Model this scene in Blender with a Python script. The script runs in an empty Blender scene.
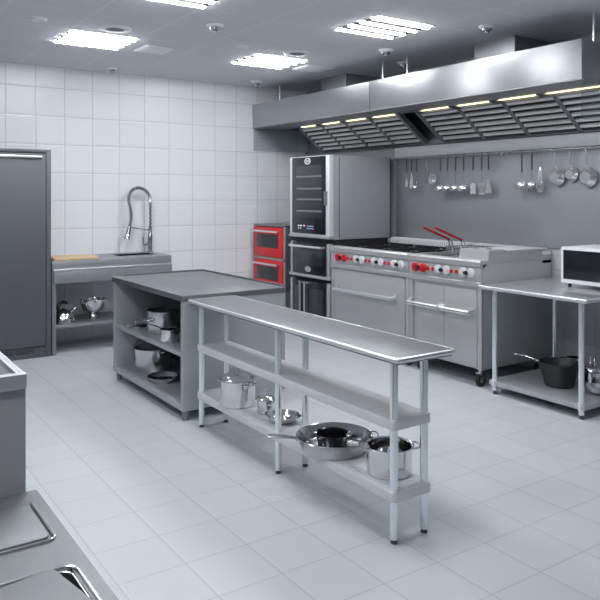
import bpy, bmesh, math, random
from mathutils import Vector, Matrix
random.seed(4)
PI = math.pi
sc = bpy.context.scene
COL = sc.collection

# ------------------------------------------------------------------ materials
def new_mat(name):
    m = bpy.data.materials.new(name); m.use_nodes = True
    nt = m.node_tree
    b = nt.nodes['Principled BSDF']
    return m, nt, b

def N(nt, typ, **kw):
    n = nt.nodes.new(typ)
    for k, v in kw.items(): setattr(n, k, v)
    return n

def plain(name, col, metal=0., rough=.5, noise=0., nscale=40., bump=0., spec=.5, coat=0.):
    m, nt, b = new_mat(name)
    b.inputs['Base Color'].default_value = (*col, 1)
    b.inputs['Metallic'].default_value = metal
    b.inputs['Roughness'].default_value = rough
    b.inputs['Specular IOR Level'].default_value = spec
    b.inputs['Coat Weight'].default_value = coat
    if noise or bump:
        tc = N(nt, 'ShaderNodeTexCoord')
        nz = N(nt, 'ShaderNodeTexNoise'); nz.inputs['Scale'].default_value = nscale
        nt.links.new(tc.outputs['Object'], nz.inputs['Vector'])
        if noise:
            mr = N(nt, 'ShaderNodeMapRange')
            mr.inputs['To Min'].default_value = max(.02, rough - noise); mr.inputs['To Max'].default_value = rough + noise
            nt.links.new(nz.outputs['Fac'], mr.inputs['Value']); nt.links.new(mr.outputs['Result'], b.inputs['Roughness'])
        if bump:
            bp = N(nt, 'ShaderNodeBump'); bp.inputs['Strength'].default_value = bump; bp.inputs['Distance'].default_value = .002
            nt.links.new(nz.outputs['Fac'], bp.inputs['Height']); nt.links.new(bp.outputs['Normal'], b.inputs['Normal'])
    return m

def brushed(name, col, rough, stretch=(1.5, 1.5, 220.), aniso=.0, var=.07, metal=1.):
    m, nt, b = new_mat(name)
    b.inputs['Metallic'].default_value = metal
    b.inputs['Anisotropic'].default_value = aniso
    tc = N(nt, 'ShaderNodeTexCoord'); mp = N(nt, 'ShaderNodeMapping'); mp.inputs['Scale'].default_value = stretch
    nz = N(nt, 'ShaderNodeTexNoise'); nz.inputs['Scale'].default_value = 3; nz.inputs['Detail'].default_value = 4
    nt.links.new(tc.outputs['Object'], mp.inputs['Vector']); nt.links.new(mp.outputs['Vector'], nz.inputs['Vector'])
    mr = N(nt, 'ShaderNodeMapRange'); mr.inputs['To Min'].default_value = rough - var; mr.inputs['To Max'].default_value = rough + var
    nt.links.new(nz.outputs['Fac'], mr.inputs['Value']); nt.links.new(mr.outputs['Result'], b.inputs['Roughness'])
    cr = N(nt, 'ShaderNodeMix', data_type='RGBA')
    cr.inputs['A'].default_value = (*[c * .93 for c in col], 1); cr.inputs['B'].default_value = (*[min(1, c * 1.07) for c in col], 1)
    nt.links.new(nz.outputs['Fac'], cr.inputs['Factor']); nt.links.new(cr.outputs['Result'], b.inputs['Base Color'])
    return m

def emit(name, col, strength):
    m, nt, b = new_mat(name)
    b.inputs['Base Color'].default_value = (*col, 1)
    b.inputs['Emission Color'].default_value = (*col, 1); b.inputs['Emission Strength'].default_value = strength
    return m

def tiled(name, ax, pitch, off, tile_col, grout_col, grout_w, rough, tilevar=.04, bump=.35, grain=0., spec=.5, pillow=True):
    """square tiles on two object axes; ax like 'XY'"""
    m, nt, b = new_mat(name); L = nt.links.new
    tc = N(nt, 'ShaderNodeTexCoord'); sp = N(nt, 'ShaderNodeSeparateXYZ'); L(tc.outputs['Object'], sp.inputs[0])
    cells = []; edges = []
    for a, o, p in zip(ax, off, pitch):
        s = N(nt, 'ShaderNodeMath', operation='SUBTRACT'); L(sp.outputs[a], s.inputs[0]); s.inputs[1].default_value = o
        d = N(nt, 'ShaderNodeMath', operation='DIVIDE'); L(s.outputs[0], d.inputs[0]); d.inputs[1].default_value = p
        fl = N(nt, 'ShaderNodeMath', operation='FLOOR'); L(d.outputs[0], fl.inputs[0]); cells.append(fl)
        fr = N(nt, 'ShaderNodeMath', operation='FRACT'); L(d.outputs[0], fr.inputs[0])
        h = N(nt, 'ShaderNodeMath', operation='SUBTRACT'); L(fr.outputs[0], h.inputs[0]); h.inputs[1].default_value = .5
        ab = N(nt, 'ShaderNodeMath', operation='ABSOLUTE'); L(h.outputs[0], ab.inputs[0])
        e = N(nt, 'ShaderNodeMath', operation='SUBTRACT'); e.inputs[0].default_value = .5; L(ab.outputs[0], e.inputs[1])
        ml = N(nt, 'ShaderNodeMath', operation='MULTIPLY'); L(e.outputs[0], ml.inputs[0]); ml.inputs[1].default_value = p
        edges.append(ml)
    mn = N(nt, 'ShaderNodeMath', operation='MINIMUM'); L(edges[0].outputs[0], mn.inputs[0]); L(edges[1].outputs[0], mn.inputs[1])
    gm = N(nt, 'ShaderNodeMapRange'); gm.inputs['From Min'].default_value = grout_w * .35; gm.inputs['From Max'].default_value = grout_w * .75
    L(mn.outputs[0], gm.inputs['Value'])
    cb = N(nt, 'ShaderNodeCombineXYZ'); L(cells[0].outputs[0], cb.inputs[0]); L(cells[1].outputs[0], cb.inputs[1])
    wn = N(nt, 'ShaderNodeTexWhiteNoise', noise_dimensions='3D'); L(cb.outputs[0], wn.inputs['Vector'])
    nz = N(nt, 'ShaderNodeTexNoise'); nz.inputs['Scale'].default_value = 2.2; nz.inputs['Detail'].default_value = 5
    L(tc.outputs['Object'], nz.inputs['Vector'])
    ad = N(nt, 'ShaderNodeMath', operation='ADD'); L(wn.outputs['Value'], ad.inputs[0]); L(nz.outputs['Fac'], ad.inputs[1])
    mr = N(nt, 'ShaderNodeMapRange'); mr.inputs['From Max'].default_value = 2; mr.inputs['To Min'].default_value = 1 - tilevar; mr.inputs['To Max'].default_value = 1 + tilevar
    L(ad.outputs[0], mr.inputs['Value'])
    vm = N(nt, 'ShaderNodeVectorMath', operation='SCALE'); vm.inputs[0].default_value = tile_col; L(mr.outputs['Result'], vm.inputs['Scale'])
    mx = N(nt, 'ShaderNodeMix', data_type='RGBA'); mx.inputs['A'].default_value = (*grout_col, 1)
    L(vm.outputs[0], mx.inputs['B']); L(gm.outputs['Result'], mx.inputs['Factor']); L(mx.outputs['Result'], b.inputs['Base Color'])
    b.inputs['Roughness'].default_value = rough; b.inputs['Specular IOR Level'].default_value = spec
    # pillowed edge bump + grain
    pl = N(nt, 'ShaderNodeMapRange'); pl.inputs['From Max'].default_value = .02 if pillow else grout_w; pl.interpolation_type = 'SMOOTHSTEP'
    L(mn.outputs[0], pl.inputs['Value'])
    bp = N(nt, 'ShaderNodeBump'); bp.inputs['Strength'].default_value = bump; bp.inputs['Distance'].default_value = .004
    L(pl.outputs['Result'], bp.inputs['Height'])
    if grain:
        n2 = N(nt, 'ShaderNodeTexNoise'); n2.inputs['Scale'].default_value = 120; L(tc.outputs['Object'], n2.inputs['Vector'])
        b2 = N(nt, 'ShaderNodeBump'); b2.inputs['Strength'].default_value = grain; b2.inputs['Distance'].default_value = .002
        L(n2.outputs['Fac'], b2.inputs['Height']); L(bp.outputs['Normal'], b2.inputs['Normal']); L(b2.outputs['Normal'], b.inputs['Normal'])
    else:
        L(bp.outputs['Normal'], b.inputs['Normal'])
    return m

T = .3068
LAMP = 50.
M = {}
M['floor'] = tiled('floor_tiles', 'XY', (T, T), (1.3374, 3.7807), (.51, .53, .565), (.40, .415, .44), .006, .38, .03, .25, .06, .4)
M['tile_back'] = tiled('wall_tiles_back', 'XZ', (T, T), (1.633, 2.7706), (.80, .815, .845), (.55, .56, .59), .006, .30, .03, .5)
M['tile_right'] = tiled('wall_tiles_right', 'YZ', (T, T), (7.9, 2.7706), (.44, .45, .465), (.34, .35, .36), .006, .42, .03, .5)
M['paint'] = plain('wall_paint', (.46, .475, .495), 0, .7, 0, 40, .1)
M['ceiling'] = tiled('ceiling_tiles', 'XY', (.609, .604), (1.755, 4.19), (.70, .715, .75), (.80, .815, .845), .014, .85, .02, .15, .3, .2, False)
M['steel'] = brushed('steel_counter', (.49, .505, .525), .46, metal=.6)
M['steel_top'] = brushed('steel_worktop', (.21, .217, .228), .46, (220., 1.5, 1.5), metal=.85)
M['steel_dark'] = brushed('steel_dark', (.27, .28, .295), .46, metal=.65)
M['steel_fridge'] = brushed('steel_fridge', (.13, .137, .15), .55, metal=.5)
M['steel_sink'] = brushed('steel_sink', (.33, .342, .36), .46, metal=.65)
M['pot_steel'] = plain('pot_steel', (.5, .505, .515), 1, .18)
M['dark_pot'] = plain('dark_pot', (.06, .06, .065), .9, .2)
M['red_grip'] = plain('red_grip', (.34, .012, .016), 0, .35)
M['steel_oven'] = brushed('steel_oven', (.52, .535, .565), .42, metal=.5)
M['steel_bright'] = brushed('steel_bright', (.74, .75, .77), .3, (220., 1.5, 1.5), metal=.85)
M['strip'] = plain('strip_metal', (.74, .755, .78), .1, .4)
M['pan_steel'] = plain('pan_steel', (.86, .86, .87), .9, .2)
M['faucet_steel'] = plain('faucet_steel', (.42, .43, .45), 1, .22)
M['steel_bar'] = brushed('steel_counter_left', (.25, .258, .27), .5, (220., 1.5, 1.5), metal=.75)
M['steel_range'] = brushed('steel_range', (.48, .485, .49), .48, metal=.5)
M['steel_hood'] = brushed('steel_hood', (.35, .36, .375), .26, (1.2, 1.2, 240.), .15, .03, metal=.95)
M['steel_splash'] = brushed('steel_splash', (.35, .36, .385), .48, (1.5, 260., 1.5), metal=.6)
M['filter'] = brushed('filter_steel', (.86, .86, .85), .36, metal=.5)
M['galv'] = plain('galvanised_tube', (.80, .90, .925), .8, .2)
M['shelf'] = brushed('shelf_steel', (.70, .715, .74), .42, (200., 1.5, 1.5), metal=.25)
M['chrome'] = plain('polished_steel', (.72, .72, .73), 1, .10)
M['satin'] = plain('satin_steel', (.62, .63, .64), 1, .22, .05, 60)
M['handle'] = plain('bar_steel', (.80, .81, .82), 1, .28)
M['black_metal'] = plain('black_metal', (.018, .018, .02), 0, .42, .05, 80)
M['black_plastic'] = plain('black_plastic', (.012, .012, .013), 0, .35)
M['nonstick'] = plain('nonstick_black', (.03, .03, .033), .3, .45, .05, 90)
M['rubber'] = plain('rubber', (.02, .02, .022), 0, .7)
M['foot'] = plain('foot_grey', (.07, .075, .08), 0, .5)
M['iron'] = plain('cast_iron', (.012, .012, .013), 0, .7, .08, 120, .2, .12)
M['dark_glass'] = plain('dark_glass', (.012, .014, .018), 0, .12, 0, 40, 0, .35)
M['oven_glass'] = plain('oven_window', (.035, .038, .042), 0, .2, 0, 40, 0, .4)
M['red'] = plain('red_enamel', (.66, .022, .028), 0, .35, 0, 40, 0, .4)
M['red_knob'] = plain('red_plastic', (.55, .012, .015), 0, .3)
M['white_knob'] = plain('white_plastic', (.58, .59, .60), 0, .35)
M['white'] = plain('white_metal', (.72, .73, .75), .1, .35)
M['lens'] = plain('speaker_white', (.85, .86, .88), 0, .5)
M['grille'] = plain('speaker_grey', (.2, .2, .21), 0, .6, 0, 300, .6)
M['panel_light'] = plain('access_panel', (.86, .87, .89), 0, .6)
M['wood'] = None
M['dark_void'] = plain('dark_recess', (.02, .021, .023), .2, .6)
M['duct'] = brushed('duct_steel', (.46, .475, .495), .5)
M['lamp'] = emit('lamp_white', (.96, .98, 1.0), LAMP)
M['hood_lamp'] = emit('hood_lamp_warm', (1.0, .88, .50), 2.6)
M['icon'] = emit('display_icon', (.75, .85, 1.0), .5)
M['icon_blue'] = emit('display_icon_blue', (.35, .55, .8), .3)
M['icon_red'] = emit('display_icon_red', (1., .35, .4), .35)

def wood():
    m, nt, b = new_mat('board_wood'); L = nt.links.new
    tc = N(nt, 'ShaderNodeTexCoord'); mp = N(nt, 'ShaderNodeMapping'); mp.inputs['Scale'].default_value = (3, 22, 22)
    nz = N(nt, 'ShaderNodeTexNoise'); nz.inputs['Scale'].default_value = 2.5; nz.inputs['Detail'].default_value = 6
    cr = N(nt, 'ShaderNodeValToRGB')
    cr.color_ramp.elements[0].color = (.46, .30, .16, 1); cr.color_ramp.elements[1].color = (.78, .60, .38, 1)
    cr.color_ramp.elements[0].position = .3; cr.color_ramp.elements[1].position = .7
    L(tc.outputs['Object'], mp.inputs['Vector']); L(mp.outputs['Vector'], nz.inputs['Vector']); L(nz.outputs['Fac'], cr.inputs['Fac']); L(cr.outputs['Color'], b.inputs['Base Color'])
    b.inputs['Roughness'].default_value = .55
    return m
M['wood'] = wood()

def glass():
    m, nt, b = new_mat('clear_glass'); L = nt.links.new
    out = [n for n in nt.nodes if n.type == 'OUTPUT_MATERIAL'][0]
    tr = N(nt, 'ShaderNodeBsdfTransparent'); tr.inputs['Color'].default_value = (.86, .88, .89, 1)
    gl = N(nt, 'ShaderNodeBsdfGlossy'); gl.inputs['Roughness'].default_value = .03
    lw = N(nt, 'ShaderNodeLayerWeight'); pw = N(nt, 'ShaderNodeMath', operation='POWER'); L(lw.outputs['Facing'], pw.inputs[0]); pw.inputs[1].default_value = 4
    fr = N(nt, 'ShaderNodeMath', operation='MULTIPLY_ADD'); L(pw.outputs[0], fr.inputs[0]); fr.inputs[1].default_value = .6; fr.inputs[2].default_value = .05
    mx = N(nt, 'ShaderNodeMixShader'); L(fr.outputs[0], mx.inputs[0]); L(tr.outputs[0], mx.inputs[1]); L(gl.outputs[0], mx.inputs[2])
    L(mx.outputs[0], out.inputs['Surface'])
    return m
M['glass'] = glass()

# ------------------------------------------------------------------ mesh helpers
class MB:
    def __init__(self): self.bm = bmesh.new()
    def _add(self, verts, faces):
        vs = [self.bm.verts.new(v) for v in verts]
        for f in faces:
            try: self.bm.faces.new([vs[i] for i in f])
            except ValueError: pass
        return vs
    def box(self, x0, x1, y0, y1, z0, z1, bev=0., seg=2):
        b = bmesh.new()
        bmesh.ops.create_cube(b, size=1)
        for v in b.verts:
            v.co = Vector(((x0 + x1) / 2 + v.co.x * (x1 - x0), (y0 + y1) / 2 + v.co.y * (y1 - y0), (z0 + z1) / 2 + v.co.z * (z1 - z0)))
        if bev: bmesh.ops.bevel(b, geom=b.edges[:], offset=bev, segments=seg, profile=.5, affect='EDGES')
        self.merge(b); return self
    def rbox(self, x0, x1, y0, y1, z0, z1, r, bev=.002, seg=5):
        """box with rounded vertical corners"""
        pts = []
        for cx, cy, a0 in ((x1 - r, y1 - r, 0), (x0 + r, y1 - r, PI / 2), (x0 + r, y0 + r, PI), (x1 - r, y0 + r, 1.5 * PI)):
            for k in range(seg + 1):
                a = a0 + k / seg * PI / 2
                pts.append((cx + r * math.cos(a), cy + r * math.sin(a)))
        return self.prism(pts, 'Z', z0, z1, bev)
    def prism(self, pts, axis, a, b, bev=0.):
        g = bmesh.new()
        def mk(p, h):
            return {'Z': (p[0], p[1], h), 'Y': (p[0], h, p[1]), 'X': (h, p[0], p[1])}[axis]
        lo = [g.verts.new(mk(p, a)) for p in pts]; hi = [g.verts.new(mk(p, b)) for p in pts]
        n = len(pts)
        f1 = g.faces.new(lo); f2 = g.faces.new(hi)
        for i in range(n): g.faces.new((lo[i], lo[(i + 1) % n], hi[(i + 1) % n], hi[i]))
        bmesh.ops.recalc_face_normals(g, faces=g.faces[:])
        if bev:
            es = list(set(list(f1.edges) + list(f2.edges)))
            bmesh.ops.bevel(g, geom=es, offset=bev, segments=2, profile=.5, affect='EDGES')
        self.merge(g); return self
    def merge(self, b):
        mp = {}
        for v in b.verts: mp[v] = self.bm.verts.new(v.co)
        for f in b.faces:
            try: self.bm.faces.new([mp[v] for v in f.verts])
            except ValueError: pass
        b.free()
    def lathe(self, prof, cx=0, cy=0, cz=0, seg=40):
        rings = []
        for r, z in prof:
            if r < 1e-6: rings.append([self.bm.verts.new((cx, cy, cz + z))])
            else: rings.append([self.bm.verts.new((cx + r * math.cos(2 * PI * k / seg), cy + r * math.sin(2 * PI * k / seg), cz + z)) for k in range(seg)])
        for a, b in zip(rings, rings[1:]):
            for k in range(seg):
                k2 = (k + 1) % seg
                if len(a) == 1 and len(b) == 1: continue
                if len(a) == 1: vs = (a[0], b[k2], b[k])
                elif len(b) == 1: vs = (a[k], a[k2], b[0])
                else: vs = (a[k], a[k2], b[k2], b[k])
                self.bm.faces.new(vs)
        return self
    def tube(self, pts, r, seg=10, smooth=0, flat=1., closed=False):
        P = [Vector(p) for p in pts]
        if smooth:
            Q = []
            n = len(P)
            for i in range(n - 1):
                p0 = P[max(i - 1, 0)]; p1 = P[i]; p2 = P[i + 1]; p3 = P[min(i + 2, n - 1)]
                for k in range(smooth):
                    t = k / smooth
                    Q.append(.5 * ((2 * p1) + (p2 - p0) * t + (2 * p0 - 5 * p1 + 4 * p2 - p3) * t * t + (3 * p1 - p0 - 3 * p2 + p3) * t ** 3))
            Q.append(P[-1]); P = Q
        n = len(P); R = r if isinstance(r, (list, tuple)) else [r] * n
        if len(R) != n: R = [R[0] + (R[-1] - R[0]) * i / (n - 1) for i in range(n)]
        rings = []; prev = None
        for i in range(n):
            d = (P[(i + 1) % n] - P[i - 1]) if closed else (P[min(i + 1, n - 1)] - P[max(i - 1, 0)])
            d.normalize()
            if prev is None:
                up = Vector((0, 0, 1)) if abs(d.z) < .9 else Vector((1, 0, 0))
                u = d.cross(up).normalized()
            else:
                u = (prev - d * prev.dot(d)); u = u.normalized() if u.length > 1e-6 else d.orthogonal().normalized()
            prev = u; w = d.cross(u).normalized()
            rings.append([self.bm.verts.new(P[i] + u * (R[i] * math.cos(2 * PI * k / seg)) + w * (R[i] * flat * math.sin(2 * PI * k / seg))) for k in range(seg)])
        pairs = list(zip(rings, rings[1:])) + ([(rings[-1], rings[0])] if closed else [])
        for a, b in pairs:
            for k in range(seg): self.bm.faces.new((a[k], a[(k + 1) % seg], b[(k + 1) % seg], b[k]))
        if not closed:
            self.bm.faces.new(rings[0][::-1]); self.bm.faces.new(rings[-1])
        return self
    def cyl(self, p0, p1, r, seg=16, bev=0): return self.tube([p0, p1], r, seg)
    def disc(self, c, axis, r, h, seg=24, r2=None):
        c = Vector(c); a = Vector(axis).normalized()
        return self.tube([c, c + a * h], [r, r if r2 is None else r2], seg)
    def build(self, name, mat, parent=None, Mx=None, origin=None):
        bm = self.bm
        if Mx is not None: bmesh.ops.transform(bm, matrix=Mx, verts=bm.verts[:])
        o_ = Vector((0, 0, 0))
        if parent is not None: o_ = ROOT[parent.name]
        elif origin is not None: o_ = Vector(origin)
        for v in bm.verts: v.co -= o_
        bmesh.ops.remove_doubles(bm, verts=bm.verts[:], dist=1e-5)
        bmesh.ops.recalc_face_normals(bm, faces=bm.faces[:])
        me = bpy.data.meshes.new(name); bm.to_mesh(me); bm.free()
        for p in me.polygons: p.use_smooth = True
        me.set_sharp_from_angle(angle=math.radians(35))
        me.materials.append(M[mat] if isinstance(mat, str) else mat)
        ob = bpy.data.objects.new(name, me); COL.objects.link(ob)
        if parent is not None: ob.parent = parent
        else: ob.location = o_
        ROOT[ob.name] = o_.copy()
        return ob
ROOT = {}

def tag(o, label=None, cat=None, group=None, kind=None):
    if label: o['label'] = label
    if cat: o['category'] = cat
    if group: o['group'] = group
    if kind: o['kind'] = kind
    return o
def thing(name, label, cat, loc, group=None):
    e = bpy.data.objects.new(name, None); COL.objects.link(e); e.location = loc; e.empty_display_size = .1
    ROOT[e.name] = Vector(loc)
    return tag(e, label, cat, group)
def dup(o, loc, label=None, cat=None, group=None):
    c = o.copy(); COL.objects.link(c); c.location = loc
    ROOT[c.name] = Vector(loc)
    if label: c['label'] = label
    if group: c['group'] = group
    for ch in list(o.children):
        d = ch.copy(); COL.objects.link(d); d.parent = c
        for g in list(ch.children):
            h = g.copy(); COL.objects.link(h); h.parent = d
    return c
def struct(name, mb, mat): return tag(mb.build(name, mat), kind='structure')
def Tr(x, y, z): return Matrix.Translation((x, y, z))
def Rz(a): return Matrix.Rotation(a, 4, 'Z')
def Ry(a): return Matrix.Rotation(a, 4, 'Y')
def Rx(a): return Matrix.Rotation(a, 4, 'X')

# ------------------------------------------------------------------ room
XL, XR, Y0, Y1, ZC = -2.4, 5.5, -2.6, 7.9, 3.0
struct('floor', MB().box(XL - .1, XR + .1, Y0 - .1, Y1 + .1, -.08, 0), 'floor')
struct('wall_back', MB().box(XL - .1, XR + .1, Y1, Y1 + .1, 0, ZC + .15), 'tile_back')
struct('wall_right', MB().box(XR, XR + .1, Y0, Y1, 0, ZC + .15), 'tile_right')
struct('wall_left', MB().box(XL - .1, XL, Y0, Y1, 0, ZC + .15), 'paint')
struct('wall_front', MB().box(XL - .1, XR + .1, Y0 - .1, Y0, 0, ZC + .15), 'paint')
GX, GY, PX, PY = 1.755, 4.19, .609, .604
lights_vis = [(0, 0), (3, 0), (0, 3), (3, 3)]
holes = set(lights_vis)
cb = MB()
i0, i1 = math.floor((XL - GX) / PX), math.ceil((XR - GX) / PX)
j0, j1 = math.floor((Y0 - GY) / PY), math.ceil((Y1 - GY) / PY)
for i in range(i0, i1):
    for j in range(j0, j1):
        if (i, j) in holes: continue
        x0 = max(XL, GX + i * PX); x1 = min(XR, GX + (i + 1) * PX); y0 = max(Y0, GY + j * PY); y1 = min(Y1, GY + (j + 1) * PY)
        if x1 - x0 < .001 or y1 - y0 < .001: continue
        cb._add([(x0, y0, ZC), (x1, y0, ZC), (x1, y1, ZC), (x0, y1, ZC)], [(0, 3, 2, 1)])
struct('ceiling', cb, 'ceiling')

# ceiling lights: recessed housing, four lit strips, dark louvres
def ceiling_light(x, y, label):
    t = thing('ceiling_light', label, 'light', (x, y, ZC), 'recessed louvre lights in the ceiling')
    h = MB()
    W, D = PX, PY
    h.box(x, x + W, y, y + D, ZC + .07, ZC + .08)
    for a in ((x, x + .012, y, y + D), (x + W - .012, x + W, y, y + D), (x, x + W, y, y + .012), (x, x + W, y + D - .012, y + D)):
        h.box(*a, ZC - .003, ZC + .075)
    h.build('housing', 'white', t)
    for k in range(4):
        yc = y + .075 + k * .15
        m = MB()
        arc = [(yc + .030 * math.cos(q * PI / 10), ZC + .003 - .022 * math.sin(q * PI / 10)) for q in range(11)]
        m.prism(arc, 'X', x + .016, x + W - .016); m.build('lit_strip', 'lamp', t)
    for k in range(3):
        yc = y + .075 + (k + .5) * .15
        MB().box(x + .014, x + W - .014, yc - .036, yc + .036, ZC - .011, ZC + .006).build('louvre', 'black_metal', t)
    for k in range(1, 7):
        xc = x + k * W / 7
        MB().box(xc - .004, xc + .004, y + .566, y + D - .012, ZC + .0, ZC + .05).build('louvre_fin', 'foot', t)
    return t
L0 = ceiling_light(GX + 3 * PX, GY, 'largest louvre ceiling light, right of centre, nearest above the hood front')
dup(L0, (GX, GY, ZC), 'louvre ceiling light cut off by the top edge of the picture')
dup(L0, (GX, GY + 3 * PY, ZC), 'leftmost louvre ceiling light, over the sink and fridge side')
dup(L0, (GX + 3 * PX, GY + 3 * PY, ZC), 'louvre ceiling light over the ovens, beside a round speaker, left of the hood duct')
# the rest of the same grid of ceiling lights, behind and left of the camera
def area(x, y, sx, sy, e, col=(.96, .98, 1)):
    ld = bpy.data.lights.new('ceiling_lamp', 'AREA'); ld.shape = 'RECTANGLE'; ld.size = sx; ld.size_y = sy; ld.energy = e; ld.color = col
    o = bpy.data.objects.new('ceiling_lamp', ld); COL.objects.link(o); o.location = (x, y, ZC - .01)
    return o
PWR = LAMP * PI * .58 * .072 * 4 * .85
for i in (-3, 0, 3):
    for j in ((-6, -3) if i < 0 else (-3,)):
        area(GX + i * PX + PX / 2, GY + j * PY + PY / 2, .58, .52, PWR)
area(GX - 3 * PX + PX / 2, GY + PY / 2, .58, .52, PWR)

# ceiling fittings
def ceil_panel(x0, x1, y0, y1, label):
    t = thing('access_panel', label, 'panel', ((x0 + x1) / 2, (y0 + y1) / 2, ZC), 'square ceiling panels')
    MB().box(x0, x1, y0, y1, ZC - .012, ZC, .003).build('frame', 'lens', t)
    MB().box(x0 + .02, x1 - .02, y0 + .02, y1 - .02, ZC - .016, ZC - .01, .002).build('cover', 'panel_light', t)
ceil_panel(2.52, 2.81, 6.22, 6.56, 'pale square ceiling panel right of the leftmost louvre light')
ceil_panel(4.32, 4.67, 6.20, 6.52, 'pale square ceiling panel beside the hood duct')
def speaker(x, y, label):
    t = thing('ceiling_speaker', label, 'speaker', (x, y, ZC), 'round ceiling speakers')
    MB().lathe([(.075, -.004), (.08, -.012), (.115, -.010), (.135, -.004), (.137, 0), (0, 0)], x, y, ZC).build('rim', 'lens', t)
    MB().lathe([(0, -.009), (.05, -.009), (.078, -.006), (.078, 0), (0, 0)], x, y, ZC).build('grille', 'grille', t)
speaker(2.057, 5.775, 'round grey ceiling speaker behind the leftmost louvre light')
speaker(3.885, 5.773, 'round grey ceiling speaker right of the light over the ovens')
def puck(x, y, label):
    o = MB().lathe([(0, -.012), (.035, -.014), (.045, -.02), (.058, -.018), (.064, -.008), (.066, 0), (0, 0)], x, y, ZC).build('ceiling_sensor', 'lens', None, None, (x, y, ZC))
    tag(o, label, 'sensor', 'flat round ceiling sensors')
puck(1.443, 5.785, 'small flat round sensor on the ceiling at the upper left')
puck(3.278, 5.79, 'small flat round sensor on the ceiling left of the light over the ovens')
def detector(x, y, label):
    t = thing('smoke_detector', label, 'detector', (x, y, ZC), 'smoke detectors on the ceiling')
    MB().lathe([(0, -.022), (.05, -.022), (.068, -.014), (.072, 0), (0, 0)], x, y, ZC).build('base', 'lens', t)
    MB().lathe([(0, -.062), (.018, -.062), (.022, -.055), (.02, -.046), (.042, -.04), (.046, -.022), (0, -.022)], x, y, ZC).build('sensor_head', 'satin', t)
    return t
dd = detector(2.665, 7.61, 'small smoke detector near the back wall above the sink')
for x, y, l in [(4.45, 7.5, 'small smoke detector near the back wall just above the left end of the hood'),
                (2.688, 5.195, 'smoke detector alone on the ceiling between the four louvre lights'),
                (4.508, 5.172, 'smoke detector just below the largest louvre light, in front of the seam of the hoods'),
                (4.549, 3.965, 'smoke detector in front of the right hood duct'),
                (5.086, 5.55, 'smoke detector half hidden behind the hood between two hanging rods')]:
    dup(dd, (x, y, ZC), l)

# ------------------------------------------------------------------ splashback and wall rail
t = thing('splashback', 'large brushed steel splashback on the wall behind the range and hanging utensils', 'splashback', (5.49, 4.0, 1.13))
MB().box(5.485, 5.499, 2.0, 6.12, 1.13, 2.032, .001).build('panel', 'steel_splash', t)
MB().box(5.464, 5.499, 2.0, 6.12, 2.034, 2.145, .002).build('top_panel', 'strip', t)['label'] = 'top strip above the utensil rail, coloured pale for the hood light on it'  # hood light on this strip is put into its pale material
RX, RZ = 5.425, 2.018
def rail(ya, yb, label):
    t = thing('utensil_rail', label, 'rail', (RX, (ya + yb) / 2, RZ), 'utensil rails on the splashback')
    MB().cyl((RX, ya, RZ), (RX, yb, RZ), .0065).build('bar', 'satin', t)
    for y in (ya + .01, yb - .01):
        b = MB().cyl((RX, y, RZ), (5.462 if False else 5.485, y, RZ - .004), .006); b.disc((5.475, y, RZ - .004), (1, 0, 0), .016, .01); b.build('bracket', 'satin', t)
        MB().lathe([(0, -.012), (.011, -.010), (.013, 0), (.011, .010), (0, .012)], 0, 0, 0, 16).build('end_cap', 'chrome', t, Tr(RX, y, RZ) @ Rx(PI / 2))
rail(4.585, 6.10, 'left steel rail on the splashback holding ladles and turners')
rail(2.6, 4.535, 'right steel rail on the splashback holding whisk and pans')

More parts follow.
